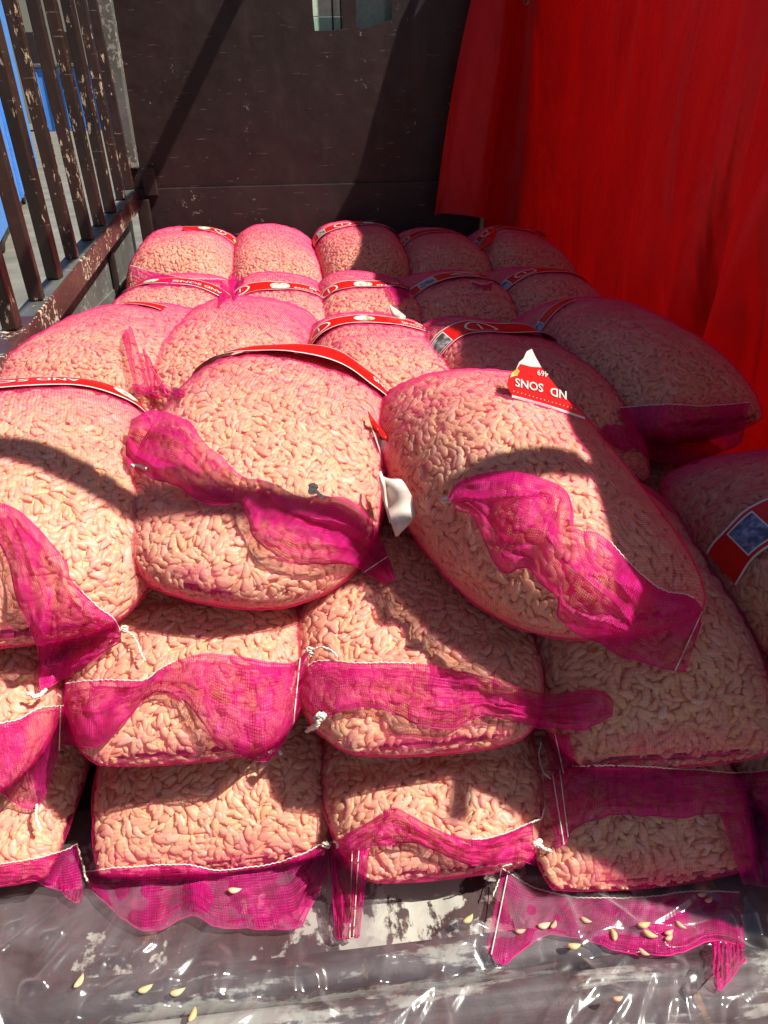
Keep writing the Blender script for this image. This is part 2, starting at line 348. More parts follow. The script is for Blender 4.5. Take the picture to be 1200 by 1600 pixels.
def tarp():
    # plan stations: (x at top, y at top, x at foot, y at foot, z foot)
    st = [(.835, 3.17, .523, 3.12, .612), (.845, 3.11, .555, 3.05, .605), (.86, 3.10, .62, 3.03, .598), (.88, 3.10, .68, 3.02, .590), (.90, 3.13, .715, 3.05, .584),
          (.905, 3.18, .735, 3.16, .56), (.885, 3.21, .78, 3.20, .50), (.90, 3.235, .84, 3.22, .44), (.93, 3.22, .895, 3.20, .40), (.955, 3.17, .93, 3.14, .36),
          (.985, 3.10, .965, 3.06, .33), (1.00, 3.02, .985, 2.97, .31), (1.01, 2.85, 1.0, 2.8, .28), (1.02, 2.4, 1.005, 2.4, .26), (1.02, 2.0, 1.0, 2.0, .25),
          (1.02, 1.6, 1.0, 1.6, .24), (1.02, 1.2, 1.02, 1.2, .2), (1.02, .8, 1.03, .8, .16), (1.02, .35, 1.04, .35, .1)]
    P = smooth_poly([list(s) for s in st], 420); nt_ = 130; out = np.zeros((nt_, 420, 3)); rs = np.random.RandomState(5)
    s = np.r_[0, np.cumsum(np.hypot(*(np.diff(P[:, :2], axis=0).T)))]
    for i, t in enumerate(np.linspace(0, 1, nt_)):       # t=0 top
        zt = np.minimum(1.93, 1.40+(P[:, 1]-.3)*.1767)+.02
        z = zt*(1-t)+P[:, 4]*t; x = P[:, 0]*(1-t)+P[:, 2]*t; y = P[:, 1]*(1-t)+P[:, 3]*t
        main = np.clip((s-1.0)/.4, 0, 1)
        fold = np.zeros(420)
        for (s0, sl, wd, am, ph) in folds:
            d = (s-(s0+sl*t))/wd; fold += am*np.exp(-d*d)*(.35+.65*np.sin(3.1*t+ph)**2)
        x = x-main*fold - main*.02*np.sin(t*3.14); y = y-(1-main)*fold*.25; x = x-.045*np.clip(1-s/.22, 0, 1)*np.sin(t*3.14); z = z+(t**6)*.018*np.sin(s*21)*(1-main)
        z = z + (t > .9)*(t-.9)*.1*np.sin(s*9)
        out[i] = np.stack([x, y, z], -1)
    return out
rs = np.random.RandomState(11)
folds = [(rs.uniform(.8, 3.6), rs.uniform(-.35, .1), rs.uniform(.025, .085), rs.uniform(-.045, .052), rs.uniform(0, 3)) for _ in range(34)]
TV = tarp()
tp = link('tarpaulin', npmesh('tarpaulin', TV.reshape(-1, 3), gridfaces(130, 420)), mat_tarp())
tag(tp, 'bright red tarpaulin hanging in folds down the right side of the lorry bed', 'tarpaulin')
ep = TV[int(130*.45), 95]
e0 = ony(822, 3, 3.08)
an = np.linspace(0, 2*np.pi, 17); link('eyelet', tube('eyelet', [e0+np.array([.008*math.cos(t), 0, .008*math.sin(t)]) for t in an], .003), MDUST, tp)
MEND = 1
# ------------------------------------------------------------------ sacks
S={
'A1':(-.43,2.88,.49,.28,.19,.125,-2,6,2,-.6,.8),
'A2':(-.11,2.87,.465,.31,.165,.125,2,8,3,-.8,.8),
'A3':( .205,2.89,.475,.31,.165,.13,4,8,3,-.5,.8),
'A4':( .51,2.86,.455,.30,.17,.125,6,6,4,-.5,.7),
'A5':( .80,2.82,.445,.29,.17,.125,8,6,8,-.3,.8),
'B1':(-.385,2.24,.445,.30,.19,.12,-4,4,3,-.4,.8),
'B2':(-.085,2.24,.43,.30,.16,.12,0,4,0,-.4,.8),
'B3':( .18,2.22,.435,.30,.16,.12,2,4,0,-.4,.8),
'B4':( .43,2.20,.43,.30,.175,.12,6,4,3,-.4,.8),
'B5':( .70,2.20,.43,.30,.165,.12,8,4,6,-.4,.8),
'C1':(-.47,1.68,.47,.30,.22,.12,-20,6,-4,-.3,.7),
'C2':(-.18,1.70,.465,.32,.175,.13,-12,6,0,-.3,.7),
'C3':( .165,1.60,.44,.30,.17,.12,6,8,3,-.3,.7),
'C4':( .445,1.53,.43,.33,.172,.125,14,6,6,-.3,.7),
'C5':( .715,1.61,.450,.31,.172,.135,13,5,4,.1,.7),
'D1':(-.48,1.08,.475,.28,.225,.12,10,12,6,-.1,.5),
'D2':(-.082,1.14,.458,.30,.210,.13,-17,13,6,.35,.15),
'D3':( .318,1.04,.432,.31,.188,.145,19,12,15,.3,.42),
'D4':( .83,.92,.315,.32,.20,.13,6,6,4,-.3,.6),
'E0':(-.56,.98,.27,.28,.18,.095,0,4,0,0,.7),
'E1':(-.21,1.02,.27,.28,.185,.105,0,6,0,.0,.55),
'E2':( .13,1.00,.26,.29,.19,.11,0,6,2,.2,.5),
'E3':( .48,1.00,.25,.30,.185,.13,0,8,3,-.2,.7),
'E4':( .83,.98,.24,.28,.18,.12,0,6,3,-.6,.7),
'F0':(-.565,1.0,.09,.28,.17,.085,0,0,0,-.5,.8),
'F1':(-.19,1.0,.09,.28,.188,.088,0,0,0,-.6,.84),
'F2':( .145,.93,.085,.28,.175,.085,0,0,0,-.2,.55),
'F3':( .435,.93,.075,.30,.178,.075,0,0,0,-.6,.8),
'F4':( .80,.98,.08,.28,.18,.08,0,0,0,-.6,.8),
'G5':( .80,1.45,.20,.30,.19,.11,6,2,0,-.3,.7),
}
def rot(yaw, pit, roll):
    y, p, r = [math.radians(a) for a in (yaw, pit, roll)]
    Z = np.array([[math.cos(y), -math.sin(y), 0], [math.sin(y), math.cos(y), 0], [0, 0, 1]])
    X = np.array([[1, 0, 0], [0, math.cos(p), -math.sin(p)], [0, math.sin(p), math.cos(p)]])
    Y = np.array([[math.cos(r), 0, math.sin(r)], [0, 1, 0], [-math.sin(r), 0, math.cos(r)]])
    return Z@X@Y
def spow(a, e): return np.sign(a)*np.abs(a)**e
def surf(P, u, v, seed=0):
    """u around the sack, v = -1 back seam .. +1 front seam (front faces the tailgate)"""
    cx, cy, cz, L, w_, h, yaw, pit, roll, sz, cw = P
    rs = np.random.RandomState(seed+7)
    H = h*np.maximum(1-np.abs(v)**2.6, 0)**.55; W = w_*(cw+(1-cw)*np.maximum(1-np.abs(v)**3, 0)**.6)
    x = W*spow(np.cos(u), .82); z = H*spow(np.sin(u), .9); z = np.where(z < 0, z*.8, z)
    z = z+sz*h*np.clip(v, 0, 1)**4
    for k in range(5):
        a, b, c, d = rs.uniform(-1, 1, 4)
        lump = .045*np.sin((1.6+1.6*a)*x/w_+(2+1.6*b)*v+6*c); z = z*(1+lump*.8); x = x*(1+lump*.25)
    for k in range(4):      # shallow creases where the net is drawn in round the sack
        a, b, c, d = rs.uniform(-1, 1, 4)
        if abs(v if np.isscalar(v) else 0) > 1: continue
        q = (v-(a*.8)-.08*b*np.sin(u*1.3+c*3))/.045; g_ = (.018+.012*d)*np.exp(-q*q)*np.clip(1.6*np.abs(np.sin(u)), 0, 1)
        z = z*(1-g_*1.2); x = x*(1-g_*.6)
    y = -L*v*(1+.03*np.cos(x/w_*1.5))
    return np.stack([x, y, z], -1)@rot(yaw, pit, roll).T+np.array([cx, cy, cz])
SGN = 1.0
def surfN(P, u, v, off, seed):
    e = 1e-3; v = np.clip(v, -.995, .995)
    p = surf(P, u, v, seed); n = np.cross(surf(P, u+e, v, seed)-surf(P, u-e, v, seed), surf(P, u, v+e, seed)-surf(P, u, v-e, seed))
    n /= np.linalg.norm(n, axis=-1, keepdims=True)+1e-15
    # du x dv is already oriented the same way everywhere; make it point outwards
    n = n*SGN
    return p+n*np.asarray(off)[..., None] if np.ndim(off) else p+n*off, n

BEND = .11
def clove_template(nr, ns):
    s = np.linspace(-1, 1, ns+2)[1:-1]; a = np.linspace(0, 2*np.pi, nr, endpoint=False); V = []
    r = .205*np.maximum(1-np.abs(s)**2.0, 0)**.72*(1-.28*s)
    for si, ri in zip(s, r):
        for ai in a:
            V.append((si*.5, ri*math.cos(ai)*.98+BEND*(si*si-.4), ri*math.sin(ai)*.9*(1 if math.sin(ai) > 0 else .75)))
    V.append((-.5, BEND*.6, 0)); V.append((.54, BEND*.75, 0)); n = len(V); F = []
    for i in range(ns-1):
        for j in range(nr): F.append((i*nr+j, i*nr+(j+1) % nr, (i+1)*nr+(j+1) % nr, (i+1)*nr+j))
    for j in range(nr):
        F.append((n-2, (j+1) % nr, j, j)); F.append(((ns-1)*nr+j, (ns-1)*nr+(j+1) % nr, n-1, n-1))
    Q = [f for f in F if len(set(f)) == 4]; Tt = [tuple(dict.fromkeys(f)) for f in F if len(set(f)) == 3]
    TR = [t for q in Q for t in ((q[0], q[1], q[2]), (q[0], q[2], q[3]))]+Tt
    return np.array(V), np.array(TR)
TPH = clove_template(8, 7); TPL = clove_template(6, 4); TPT = clove_template(5, 3)
PAL = np.array([(.95, .78, .46), (.95, .74, .43), (.96, .82, .52), (.94, .69, .43), (.94, .80, .42), (.93, .66, .46), (.97, .90, .66), (.90, .82, .42)])
def cloves(P, seed, tpl, dens, v0, rs, size=.0232):
    cx, cy, cz, L, w_, h = P[:6]
    nu, nv = 240, 120
    s0, s1 = math.asin(max(v0, -.995)), 1.47; uu, ss = np.meshgrid(np.linspace(0, 2*np.pi, nu, endpoint=False), np.linspace(s0, s1, nv)); vv = np.sin(ss)
    p, n = surfN(P, uu, vv, 0, seed)
    area = np.linalg.norm(np.cross(np.gradient(p, axis=1), np.gradient(p, axis=0)), axis=-1)
    keep = (n[..., 2] > -.6) | (n[..., 1] < -.2)
    wgt = (area*keep).ravel(); N = int(wgt.sum()*dens)
    cs = np.cumsum(wgt); r = (np.arange(N)+rs.rand(N))/N*cs[-1]       # stratified draw
    idx = np.searchsorted(cs, r); du = 2*np.pi/nu; dv = (s1-s0)/nv
    u = uu.ravel()[idx]+rs.uniform(-.5, .5, N)*du; v = np.sin(np.clip(ss.ravel()[idx]+rs.uniform(-.5, .5, N)*dv, s0, s1))
    depth = -.0020-.0070*rs.rand(N)**1.1
    p, n = surfN(P, u, v, depth, seed); nsurf = n.copy(); psurf = p-n*depth[:, None]
    # neighbours lie roughly the same way, as packed cloves do
    q = psurf; th = 2.2*np.sin(q[:, 0]*19+seed)+2.0*np.sin(q[:, 1]*23+seed*1.7)+1.6*np.sin(q[:, 2]*29+q[:, 0]*11)+1.1*np.sin(q[:, 0]*47-q[:, 1]*39)+rs.normal(size=N)*.42
    e1 = np.cross(n, np.array([.13, 1., .21])); e1 /= np.linalg.norm(e1, axis=1, keepdims=True); e2 = np.cross(n, e1)
    t = e1*np.cos(th)[:, None]+e2*np.sin(th)[:, None]+n*rs.normal(size=(N, 1))*.16
    n = n+rs.normal(size=(N, 3))*.16; n /= np.linalg.norm(n, axis=1, keepdims=True)
    t -= n*np.sum(t*n, 1, keepdims=True); t /= np.linalg.norm(t, axis=1, keepdims=True); b = np.cross(n, t)
    edge = np.clip((np.abs(v)-.97)/.025, 0, 1); sc = (1-.35*edge)[:, None, None]*size*rs.uniform(.72, 1.25, N)[:, None, None]; fat = rs.uniform(.95, 1.35, N)
    V0, F0 = tpl; q = V0[None]*np.stack([np.ones(N), fat, fat], -1)[:, None]
    V = p[:, None]+sc*(q[..., :1]*t[:, None]+q[..., 1:2]*b[:, None]+q[..., 2:]*n[:, None])
    ns = nsurf[:, None]; hgt = np.sum((V-psurf[:, None])*ns, -1, keepdims=True)        # the stretched net presses the cloves flat
    V = V-ns*np.maximum(hgt-.0001, 0)*.90
    F = (F0[None]+(np.arange(N)*len(V0))[:, None, None]).reshape(-1, 3)
    ci = rs.choice(len(PAL), N, p=[.20, .20, .13, .14, .09, .12, .07, .05]); c = PAL[ci]*rs.uniform(.80, 1.06, (N, 1)); lowf = np.sin(p[:, :1]*31+seed)*np.sin(p[:, 1:2]*27+2*seed)*np.sin(p[:, 2:]*23); c = np.clip(c*(1+lowf*np.array([.03, .10, .12])), 0, .95)
    c = np.repeat(c, len(V0), 0); c = np.concatenate([c, np.ones((len(c), 1))], 1)
    return npmesh('garlic_cloves', V.reshape(-1, 3), F, True, None, c)

ALLV, ALLF, nall = [], [], 0
SACKS = {}
LBL = {
 'A1': 'sunlit sack with red label on its right side, leftmost in the back row',
 'A2': 'unlabelled sunlit pink garlic sack, second from left in the back row by the headboard',
 'A3': 'half sunlit half shaded garlic sack with red band, middle of the back row',
 'A4': 'shaded garlic sack below the red tarpaulin flap, fourth from left in the back row',
 'A5': 'shaded garlic sack with raised red label tip, rightmost in the back row',
 'B1': 'sunlit sack, red band with yellow garlic print, leftmost in the second row',
 'B2': 'sunlit sack, red band with white oval, second from left in second row',
 'B3': 'sack behind the one with the torn paper tip, middle of the second row',
 'B4': 'shaded sack with blue print on its red band, fourth in the second row',
 'B5': 'shaded sack with red band against the tarpaulin, rightmost in the second row',
 'C1': 'wide sunlit sack by the side rack, only a sliver of red label showing',
 'C2': 'sunlit sack with a bunched net tuft at its left corner, third row from headboard',
 'C3': 'sunlit sack with a torn red band, right behind the two big top sacks',
 'C4': 'shaded sack with wavy red band and green photo print, behind the torn SONS label',
 'C5': 'large shaded sack with a straight white seam beside the red tarpaulin',
 'D1': 'large sunlit top sack at the left edge with folded net end and white string',
 'D2': 'large tilted top sack in the middle with a crumpled net end across its face',
 'D3': 'large tilted top sack with the upright torn label reading SONS on its back',
 'D4': 'shaded sack at the right edge with a broad red band and sea photo print',
 'E0': 'sack cut off by the left edge with a pointed net end, in the middle layer',
 'E1': 'middle layer sack with a draped net end, below the left and centre top sacks',
 'E2': 'middle layer sack whose net end makes a loop sticking out to the right',
 'E3': 'large shaded middle layer sack on the right below the tilted SONS sack',
 'E4': 'shaded middle layer sack mostly cut off by the right edge',
 'F0': 'bottom layer sack cut off by the left edge, lying on the plastic sheet',
 'F1': 'bottom layer sack with a wide net end hanging over the plastic, left of centre',
 'F2': 'bottom layer sack in the centre with its net end twisted to the left',
 'F3': 'shaded bottom layer sack on the right with loose cloves on its net end',
 'F4': 'dark bottom layer sack at the lower right edge',
 'G5': 'dark sack deep in the gap below the large shaded sack by the tarpaulin'}
GRP = {'A': 'sacks in the back row', 'B': 'sacks in the second row', 'C': 'sacks in the third row', 'D': 'sacks on top at the front', 'E': 'sacks in the middle layer', 'F': 'sacks in the bottom layer', 'G': 'sacks in the middle layer'}
for i, (k, P) in enumerate(S.items()):
    rs = np.random.RandomState(100+i); seed = i*13
    o = empty('garlic_sack', (P[0], P[1], max(0, P[2]-P[5]*.8))); tag(o, LBL[k], 'sack', GRP[k[0]])
    nu, nv = 150, 110
    uu, vv = np.meshgrid(np.linspace(0, 2*np.pi, nu, endpoint=False), np.sin(np.linspace(-1.555, 1.555, nv)))
    pc, _ = surfN(P, uu[::2, ::2], vv[::2, ::2], -.0066, seed)
    core = link('filling', npmesh('filling', pc.reshape(-1, 3), gridfaces(pc.shape[0], pc.shape[1], True)), MCORE, o)
    p, n = surfN(P, uu, vv, 0, seed); amp = .0004
    wob = sum(np.sin(uu*a*1.0+vv*b+c) for a, b, c in rs.uniform(5, 38, (7, 3)).round())*amp*np.clip(8*(1-np.abs(vv)), 0, 1)
    p = p+n*(wob+.0030)[..., None]
    for row in (0, -1):                                   # close the ends into a flat seam
        m_ = (p[row]+p[row][(-np.arange(nu)) % nu])/2; p[row] = m_+(p[row]-m_)*.02
    uv = np.stack([uu*P[4]*.75, vv*P[3]], -1).reshape(-1, 2)
    front = {'A': .16, 'B': .16, 'C': .10}.get(k[0], 0.)
    back = {'A': .8, 'B': .9, 'C': .85}.get(k[0], .6)
    att = np.clip((-vv+(.25 if k[0] in 'ABC' else 0))/.8, 0, 1)*back*1.6+np.clip((np.abs(vv)-.9)/.1, 0, 1)*.5+np.clip(np.sin(uu)*.0, 0, 1)+front
    att = np.clip(att, 0, 1).reshape(-1, 1); tint = np.concatenate([att, att, att, np.ones_like(att)], 1)
    net = link('net', npmesh('net', p.reshape(-1, 3), gridfaces(nv, nu, True), True, uv, tint), MNET, o)
    ALLV.append(p.reshape(-1, 3)); ALLF.append(gridfaces(nv, nu, True)+nall); nall += p.size//3
    tpl, dens, v0 = {'A': (TPT, 13500, -1), 'B': (TPT, 13500, -.95), 'C': (TPL, 13500, -.95), 'D': (TPH, 13000, -.95), 'E': (TPH, 13000, -.3), 'F': (TPH, 13000, -.2), 'G': (TPT, 5000, 0)}[k[0]]
    if k in ('F4', 'E4'): tpl = TPL
    c = link('garlic_cloves', cloves(P, seed, tpl, dens, v0, rs), MC, o); tag(c, kind='stuff')
    SACKS[k] = (o, P, seed, net)
FLV = np.array([(-.68, .1, -.004), (1.05, .1, -.004), (1.05, 3.3, -.004), (-.68, 3.3, -.004)])
ALLV.append(FLV); ALLF.append(np.array([[0, 1, 2, 3]])+nall)
BV = BVHTree.FromPolygons([tuple(v) for v in np.concatenate(ALLV)], [tuple(int(a) for a in f) for f in np.concatenate(ALLF)])
def hit(x, y):
    d = ray(x, y); L = np.linalg.norm(d); r = BV.ray_cast(Vector(CAM), Vector(d/L), 8.0)
    return r[3]/L if r[0] is not None else None       # distance in units of ray()
# ------------------------------------------------------------------ loose net ends, strings, labels
def drape(pts2, lift, rsn, fill=None):
    """pts2 (n,m,2) photo grid -> 3D points lying `lift` above whatever they rest on"""
    n, m, _ = pts2.shape; T = np.full((n, m), np.nan)
    for i in range(n):
        for j in range(m):
            t = hit(*pts2[i, j]);  T[i, j] = t if t else np.nan
    med = np.nanmedian(T)
    if fill: T = np.where(np.isnan(T), fill, T); med = fill
    T = np.where(np.isnan(T), med, T)
    return T
def blur(T, k):
    for _ in range(k):
        P = np.pad(T, 1, mode='edge'); T = (P[1:-1, 1:-1]*2+P[:-2, 1:-1]+P[2:, 1:-1]+P[1:-1, :-2]+P[1:-1, 2:])/6
    return T
def flap(sack, top, bot, label=None, stitch=(0, 1), hem=True, lift=.010, fold=.010, seed=0, maxback=.10, sidehem=False, dens=1., mat=None):
    o, P, sd, net = SACKS[sack]; rs = np.random.RandomState(seed+900)
    nu_ = int(max(np.sum(np.linalg.norm(np.diff(np.array(top, float), axis=0), axis=1))/2.6, 60)); nv_ = 44
    A = smooth_poly(top, nu_); B = smooth_poly(bot, nu_); t = np.linspace(0, 1, nv_)[:, None, None]
    q_ = np.linspace(0, 1, nu_); n_px = nu_*2.6; en = np.clip(np.minimum(q_, 1-q_)*12, 0, 1)
    for X_, am in ((A, .35 if stitch else 1.0), (B, 1.25)):
        jit = sum(np.sin(q_*n_px/w1+c1)*a1 for w1, a1, c1 in ((26, 1.6, rs.uniform(0, 6)), (11, 1.0, rs.uniform(0, 6)), (5.5, .55, rs.uniform(0, 6)), (3.1, .3, rs.uniform(0, 6))))
        X_[:, 1] += jit*am*en
    G = A[None]*(1-t)+B[None]*t
    T = drape(G, lift, rs); med = np.median(T)
    T = np.minimum(T, med+maxback)                    # overhanging parts do not fall to what is far behind
    Ts = blur(T, 30)
    u, v = np.meshgrid(np.linspace(0, 1, nu_), np.linspace(0, 1, nv_)); f = np.zeros_like(u)
    for k in range(9):
        a, b, c, d = rs.uniform(-1, 1, 4); f += np.abs(np.sin((6+9*abs(a))*u+(2.0+5*b)*v*(1 if k % 2 else -1)+6*c))**1.6*(.5+.5*d)
    for k in range(6):
        a, b, c, d = rs.uniform(-1, 1, 4); f += .25*np.sin((30+30*abs(a))*u+8*b*v+6*c)
    for k in range(12):      # sharp creases running from gathers, mostly lengthways
        a, b, c, d = rs.uniform(-1, 1, 4); ln_ = v-(.5+.5*a)-b*.9*(u-.5)-.12*np.sin(7*u+6*c); sp_ = np.exp(-((u-(.5+.5*d))/.28)**2)
        f += 1.6*np.exp(-np.abs(ln_)/.035)*sp_*(1 if k % 3 else -.8)
    f = f/5*1.5*fold*(np.clip(np.minimum(v, 1-v)*5+.35, 0, 1))
    off = lift*np.clip(v*6+.35, 0, 1)
    f = np.maximum(f, -.35*off)                       # folds never sink into what they lie on
    Tf = np.minimum(Ts, T)-off-f
    # gentle ripple of the outline itself
    G = G+rs.uniform(-1, 1, (1, 1, 2))*0
    V = np.zeros((nv_, nu_, 3))
    for i in range(nv_):
        for j in range(nu_): V[i, j] = CAM+ray(G[i, j, 0], G[i, j, 1])*Tf[i, j]
    pl = np.zeros_like(u)
    for k in range(7):
        a, b, c, d = rs.uniform(-1, 1, 4); wv_ = np.sin((4+7*abs(a))*u+(3+4*b)*v*(1 if k % 2 else -1)+6*c); pl += (wv_ > .15*d)*.28+(np.abs(wv_-.15*d) < .10)*.5
    pl = np.clip(blur(pl, 2)/1.7-.12, 0, 1)*dens; ed = np.clip(1-v/.06, 0, 1)+np.clip((v-.95)/.05, 0, 1); pl = np.clip(pl+.4*ed, 0, 1)[..., None]
    s = np.cumsum(np.r_[0, np.linalg.norm(np.diff(V[0], axis=0), axis=1)]); uv = np.stack([np.tile(s, (nv_, 1)), v*np.linalg.norm(V[0]-V[-1], axis=1).mean()], -1)
    fo = link('loose_net_end', npmesh('loose_net_end', V.reshape(-1, 3), gridfaces(nv_, nu_), True, uv.reshape(-1, 2), np.concatenate([pl, pl, pl, np.ones_like(pl)], -1).reshape(-1, 4)), mat or MFLAP, o)
    if label: fo['label'] = label
    if stitch:
        a, b = int(stitch[0]*(nu_-1)), int(stitch[1]*(nu_-1))+1
        line = V[0, a:b].copy(); d = line-CAM; d /= np.linalg.norm(d, axis=1, keepdims=True); line -= d*.0022
        line[:, 2] += .0008*np.sin(np.arange(len(line))*1.9)+rs.uniform(-.0004, .0004, len(line))
        link('seam_thread', tube('seam_thread', line, .00085, 5), MYARN, fo)
    if hem:
        link('hem', tube('hem', V[-1]-0.0, .0008, 5), MHEM, fo)
    if sidehem:
        for jj in sidehem:
            j = int(jj*(nu_-1)); ln = V[:, j]-(V[:, j]-CAM)*.004
            link('seam_thread', tube('seam_thread', ln, .0008, 5), MYARN, fo)
    return fo, V
def string(par, pts, r=.0014, label=None, lift=.005, mat=None, name='string_tail', knot=False):
    P2 = smooth_poly(pts, 34); T = []
    for x, y in P2: t = hit(x, y); T.append(t if t else np.nan)
    T = np.array(T); T = np.where(np.isnan(T), np.nanmedian(T), T); T = np.minimum(T, np.median(T)+.05)
    for _ in range(6): T = np.convolve(np.pad(T, 1, mode='edge'), [.25, .5, .25], 'valid')
    V = np.array([CAM+ray(x, y)*(t-lift-.016) for (x, y), t in zip(P2, T)])
    rs = np.random.RandomState(int(pts[0][0])); V += rs.normal(size=V.shape)*.0005
    tp_ = 1+.25*np.sin(np.arange(34)*1.7); ob = link(name, tube(name, V, r, 6, True, tp_), mat or MYARN, par)
    if knot:
        for k in range(3):
            c = V[0]+rs.normal(size=3)*.002; an = np.linspace(0, 5.5, 14)
            q = [c+np.array([math.cos(a)*.004, rs.uniform(-.002, .002), math.sin(a)*.003]) for a in an]
            link('knot', tube('knot', q, r*1.1, 6), mat or MYARN, ob)
    return ob
FL = {}
FL['D1'] = flap('D1', [(-40, 770), (0, 785), (30, 797), (60, 825), (82, 850), (105, 880), (112, 905), (150, 945), (176, 965), (190, 988)], [(-40, 830), (-8, 840), (14, 880), (28, 940), (50, 990), (60, 1020), (62, 1068), (72, 1072), (130, 1042), (188, 1003)], 'net end folded into a point with stitched edge', (.72, 1), lift=.014, fold=.02, seed=1)
FL['D2'] = flap('D2', [(205, 655), (240, 640), (290, 655), (318, 690), (345, 712), (380, 742), (430, 757), (470, 778), (500, 772), (540, 778), (570, 800), (592, 838), (608, 872), (618, 905)], [(197, 690), (200, 722), (222, 738), (270, 757), (315, 785), (345, 790), (372, 782), (388, 812), (398, 842), (430, 868), (468, 880), (520, 880), (560, 890), (602, 913)], 'crumpled magenta net end lying across the sack', None, lift=.016, fold=.034, seed=2, sidehem=(.93,))
FL['D3'] = flap('D3', [(700, 778), (712, 757), (745, 742), (790, 735), (850, 748), (885, 768), (896, 800), (900, 825), (940, 835), (980, 876), (1030, 918), (1075, 930), (1095, 948), (1096, 975)], [(712, 797), (738, 806), (752, 830), (770, 875), (792, 897), (825, 888), (850, 915), (872, 935), (872, 965), (900, 990), (940, 1006), (985, 1030), (1040, 1046), (1072, 1050)], 'crumpled magenta net end hanging over the corner', (.62, .92), lift=.018, fold=.030, seed=3, sidehem=(.97,))
FL['E0'] = flap('E0', [(-60, 1150), (0, 1131), (30, 1124), (60, 1107), (100, 1102)], [(-60, 1225), (0, 1240), (20, 1256), (60, 1258), (95, 1165)], 'net end hanging to a point', (0, 1), seed=4, fold=.006, sidehem=(.97,))
FL['E1'] = flap('E1', [(103, 1068), (150, 1062), (222, 1063), (250, 1045), (280, 1030), (320, 1021), (360, 1024), (420, 1033), (458, 1034), (484, 1012)], [(92, 1162), (145, 1168), (168, 1158), (200, 1120), (240, 1082), (285, 1095), (320, 1135), (352, 1168), (425, 1184), (470, 1105)], 'draped net end arching over the cloves', (0, .45), seed=5, fold=.018, sidehem=(.95,))
FL['E2'] = flap('E2', [(470, 1062), (492, 1034), (560, 1035), (650, 1037), (740, 1052), (820, 1077), (870, 1084), (910, 1077), (945, 1082), (960, 1096)], [(478, 1104), (494, 1120), (530, 1110), (585, 1105), (620, 1118), (695, 1138), (760, 1120), (830, 1132), (905, 1142), (957, 1118)], 'net end drawn out into a loop on the right', (.05, .38), seed=6, fold=.016, maxback=.05)
FL['E3'] = flap('E3', [(850, 1218), (884, 1199), (915, 1197), (1000, 1197), (1100, 1204), (1160, 1207), (1250, 1195)], [(868, 1326), (880, 1320), (900, 1292), (945, 1276), (1040, 1276), (1130, 1272), (1250, 1280)], 'dark shaded net end', (.12, 1), seed=7, fold=.012, sidehem=(.045, .075))
FL['F0'] = flap('F0', [(-60, 1360), (0, 1351), (60, 1340), (100, 1328), (121, 1318)], [(-60, 1395), (0, 1383), (48, 1378), (85, 1390), (129, 1388)], None, (0, 1), seed=8, fold=.008)
flap('F0', [(86, 1372), (105, 1380), (130, 1382)], [(92, 1392), (112, 1405), (126, 1413)], None, None, seed=18, fold=.005)
FL['F1'] = flap('F1', [(130, 1362), (200, 1355), (285, 1350), (340, 1360), (420, 1350), (470, 1335), (512, 1314)], [(140, 1388), (180, 1424), (220, 1456), (252, 1452), (300, 1430), (350, 1450), (420, 1453), (466, 1450), (480, 1425), (512, 1372)], 'wide net end spread over the plastic', (0, 1), seed=9, fold=.010, lift=.008)
FL['F2'] = flap('F2', [(514, 1320), (545, 1300), (580, 1282), (612, 1262), (650, 1278), (700, 1303), (745, 1312), (780, 1305), (832, 1284)], [(520, 1365), (548, 1348), (575, 1325), (605, 1318), (655, 1318), (700, 1341), (760, 1352), (800, 1345), (836, 1352)], None, (.72, 1), seed=10, fold=.014)
flap('F2', [(512, 1318), (540, 1330), (578, 1326)], [(524, 1462), (540, 1468), (562, 1462)], 'twisted tail of net hanging to the floor', None, seed=11, fold=.022, sidehem=(.6, .75))
FL['F3'] = flap('F3', [(785, 1357), (825, 1382), (870, 1396), (920, 1403), (1000, 1402), (1075, 1393), (1155, 1394)], [(760, 1482), (787, 1510), (812, 1488), (850, 1462), (900, 1464), (960, 1486), (1030, 1492), (1090, 1478), (1120, 1470), (1165, 1480)], 'net end lying flat on the plastic with cloves on it', (0, 1), seed=12, fold=.008, lift=.007, sidehem=(.03,))
flap('F3', [(1112, 1472), (1140, 1470), (1160, 1478)], [(1115, 1535), (1128, 1543), (1166, 1500)], None, None, seed=13, fold=.006)
flap('E3', [(845, 1150), (870, 1148), (890, 1146)], [(862, 1205), (880, 1207), (900, 1205)], None, None, seed=14, fold=.006, sidehem=(.5,))
flap('E4', [(1125, 1270), (1165, 1268), (1230, 1262)], [(1160, 1380), (1190, 1385), (1240, 1380)], 'bunched dark net end', None, seed=15, fold=.012)
FL['C2'] = flap('C2', [(190, 524), (197, 514), (206, 512)], [(212, 612), (222, 614), (236, 612)], 'thin strands of bunched net standing up', None, seed=16, fold=.010, lift=.03, hem=False, mat=MSHEER)
flap('C2', [(222, 545), (227, 548), (232, 556)], [(236, 606), (250, 612), (262, 614)], None, None, seed=27, fold=.006, lift=.02, hem=False)
flap('C2', [(205, 600), (235, 606), (262, 600), (290, 612)], [(214, 616), (238, 620), (262, 621), (288, 622)], None, None, seed=28, fold=.008, lift=.012, hem=False)
flap('C5', [(968, 637), (1030, 632), (1100, 634), (1172, 628)], [(985, 697), (1040, 722), (1100, 718), (1160, 690)], 'dark net end below a straight white seam', (0, 1), seed=17, fold=.006)
flap('C4', [(935, 668), (960, 664), (985, 672)], [(945, 688), (975, 702), (1000, 700)], None, None, seed=19, fold=.006)
